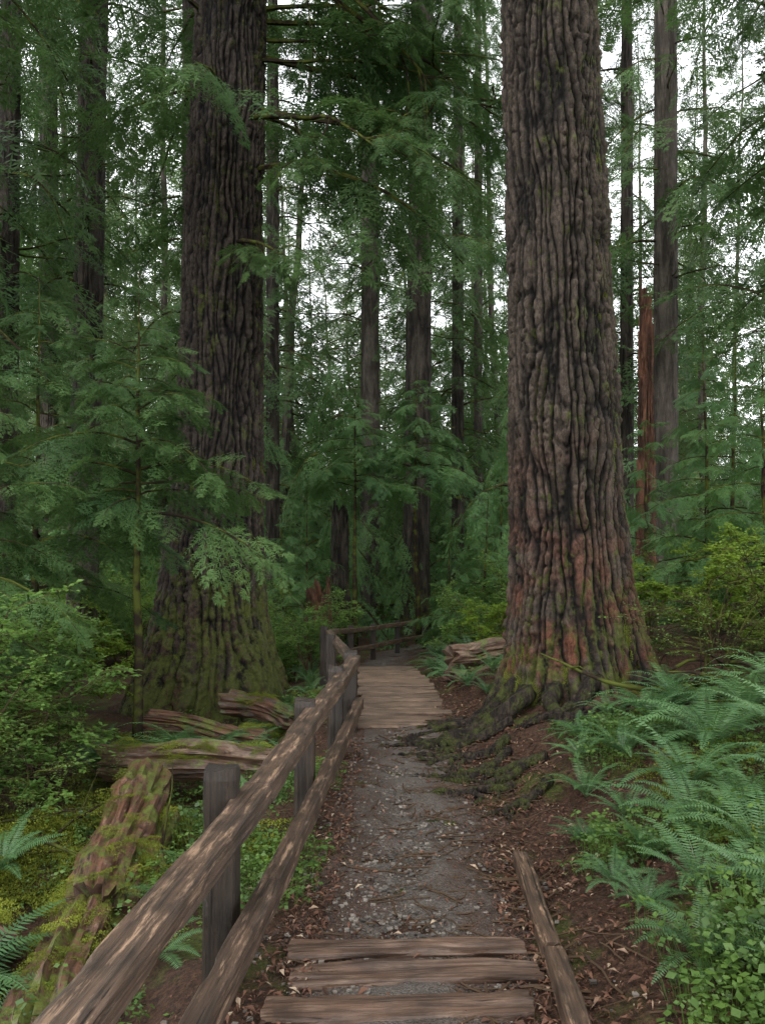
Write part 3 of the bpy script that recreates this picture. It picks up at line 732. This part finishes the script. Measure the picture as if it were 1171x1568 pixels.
for k in range(320):
    y=11+r.random()**.8*40;x=r.uniform(-.52*y-2,.52*y+2)
    s=x-float(pc(min(y,22.5)))
    if y<26 and abs(s)<1.5: continue
    if abs(x-2.1)<1.3 and abs(y-9.5)<2: continue
    if abs(x+2.7)<1.4 and abs(y-13.5)<1.6: continue
    if y<13 and s<0 and abs(x)<3.5: continue
    T=SH if r.random()<.65 else (SY if r.random()<.3 else FERN)
    sc=r.uniform(1.1,2.2) if T is not FERN else r.uniform(.7,1.1)
    if abs(s)<2.6 and T is not FERN: sc*=.65
    obj('bush_%d'%k,T[r.integers(len(T))],ug,TRS((x,y,float(zg(x,y))-.05),(0,0,r.uniform(0,6.28)),sc))
for k in range(150):
    y=20+r.random()*45;x=r.uniform(-.5*y-2,.5*y+2)
    if abs(x-float(pc(min(y,22.5))))<2 and y<27: continue
    sc=r.uniform(1.6,2.8)*(1+y/45)
    obj('young_conifer',YC[r.integers(3)],ug,TRS((x,y,float(zg(x,y))+.2),(0,0,r.uniform(0,6.28)),(sc,sc,sc*r.uniform(1.3,3.0))))
gc=bpy.data.objects.new('ground_cover_plants',None);COL.objects.link(gc)
for k in range(1250):
    y=2.2+r.random()**1.3*13
    if r.random()<.62: s=1.1+r.exponential(1.1)
    else: s=-.82-r.exponential(.8)
    if s>4.5 or s<-4: continue
    x=float(pc(y))+s
    if vnoise(x*1.1,y*1.1,0,6)<-.2+(.4 if (0<s<1.5) else 0): continue
    if 5.3<y<9.5 and .3<s<1.5: continue
    if math.hypot(x-2.1,y-9.5)<1.1: continue
    obj('leaf_patch',CV[r.integers(4)],gc,TRS((x,y,float(zg(x,y))-.01),(r.normal(0,.15),r.normal(0,.15),r.uniform(0,6.28)),r.uniform(.6,1.3)))
ms=bpy.data.objects.new('moss',None);COL.objects.link(ms)
for k in range(480):
    if k<220: x=-2.75+r.normal(0,.55);y=6.0+r.normal(0,.8)
    else:
        y=3.5+r.random()*9.5;x=float(pc(y))+(-1.05-r.exponential(.8) if r.random()<.75 else 1.6+r.exponential(.8))
        if vnoise(x*1.5,y*1.5,0,12)<.0: continue
    obj('moss_patch',MS[r.integers(3)],ms,TRS((x,y,float(zg(x,y))),(r.normal(0,.25),r.normal(0,.25),r.uniform(0,6.28)),r.uniform(.4,1.5)))
for (p,q,a,b_,m) in lg[:7]:
    p=np.array(p);q=np.array(q)
    for k in range(44):
        t=r.random();c=p+(q-p)*t
        if vnoise(c[0]*3,c[1]*3,0,2)<-.15: continue
        ang=r.uniform(-1.5,1.5);d=np.cross((q-p)/np.linalg.norm(q-p),[0,0,1])
        c=c+d*math.sin(ang)*a*.92+np.array([0,0,math.cos(ang)*a*.92])
        obj('moss_patch',MS[r.integers(3)],ms,TRS(c,(r.normal(0,.2),r.normal(0,.2),r.uniform(0,6.28)),r.uniform(.25,.7)))
for KK,zr,ar,nn in((KR,(.2,6.5),(-.9,.9),150),(KR,(0,.9),(-2.8,0),70),(KL,(-.2,3.4),(-2.2,.2),90)):
    KK=np.array(KK)
    for k in range(nn):
        z=zr[0]+(zr[1]-zr[0])*r.random()**1.3;a=r.uniform(*ar)
        cx,cy,rr_=[np.interp(z,KK[:,0],KK[:,q]) for q in(1,2,3)]
        dv=Vector((math.cos(a),math.sin(a),.1));R4=dv.to_track_quat('Z','Y').to_matrix().to_4x4()
        s=r.uniform(.2,.55)
        obj('moss_patch',MS[r.integers(3)],ms,Matrix.Translation((cx+math.cos(a)*(rr_-.03),cy+math.sin(a)*(rr_-.03),z))@R4@Matrix.Rotation(r.uniform(-.3,.3),4,'Z')@Matrix.Diagonal((s*.7,s*1.6,s,1)))

# ---------------- distant forest ----------------
dm=[]
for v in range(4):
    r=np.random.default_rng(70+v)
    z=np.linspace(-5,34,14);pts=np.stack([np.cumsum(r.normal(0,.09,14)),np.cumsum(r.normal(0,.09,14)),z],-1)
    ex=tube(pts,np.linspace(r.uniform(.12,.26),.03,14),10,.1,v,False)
    dm.append(crown(80+v,PL,33,95,4.3,1.6,M_farhaze,ex,.1,(-.55,.15)))
df=bpy.data.objects.new('distant_forest',None);COL.objects.link(df)
r=np.random.default_rng(81);pl=[]
tries=0
while len(pl)<98 and tries<5000:
    tries+=1
    y=33+r.random()**.9*60;x=r.uniform(-.52*y-3,.52*y+3)
    if any((x-a)**2+(y-b_)**2<(2.8+.02*y)**2 for a,b_ in pl): continue
    pl.append((x,y))
    s=r.uniform(.5,1.05)
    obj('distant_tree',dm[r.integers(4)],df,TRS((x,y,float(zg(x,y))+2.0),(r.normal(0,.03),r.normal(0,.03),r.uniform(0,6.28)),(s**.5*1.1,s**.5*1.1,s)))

# ---------------- world, sun, camera ----------------
w=bpy.data.worlds.new('World');scene.world=w;w.use_nodes=True;nt=w.node_tree
bg=nt.nodes['Background'];sky=nt.nodes.new('ShaderNodeTexSky');sky.sky_type='NISHITA';sky.sun_disc=False
sky.sun_elevation=math.radians(58);sky.sun_rotation=math.radians(200)
hs=nt.nodes.new('ShaderNodeHueSaturation');hs.inputs['Saturation'].default_value=.10
nt.links.new(sky.outputs[0],hs.inputs['Color']);nt.links.new(hs.outputs[0],bg.inputs[0]);bg.inputs[1].default_value=.80
sd=bpy.data.lights.new('sun','SUN');sd.energy=1.0;sd.angle=math.radians(40);sd.color=(1,.97,.92)
so=bpy.data.objects.new('sun',sd);COL.objects.link(so)
az=math.radians(200);el=math.radians(58)
dv=Vector((math.sin(az)*math.cos(el),math.cos(az)*math.cos(el),math.sin(el)))
so.rotation_euler=dv.to_track_quat('Z','Y').to_euler()
cd=bpy.data.cameras.new('camera');cd.sensor_fit='VERTICAL';cd.sensor_height=36;cd.sensor_width=36;cd.lens=36*1305/1568
cd.shift_y=(852-784)/1568;cd.clip_end=600;cd.clip_start=.05
co=bpy.data.objects.new('camera',cd);COL.objects.link(co);co.location=(0,0,1.9);co.rotation_euler=(math.radians(90),0,0)
scene.camera=co
scene.view_settings.view_transform='Standard';scene.view_settings.look='None';scene.view_settings.exposure=0
print('objects',len(bpy.data.objects))
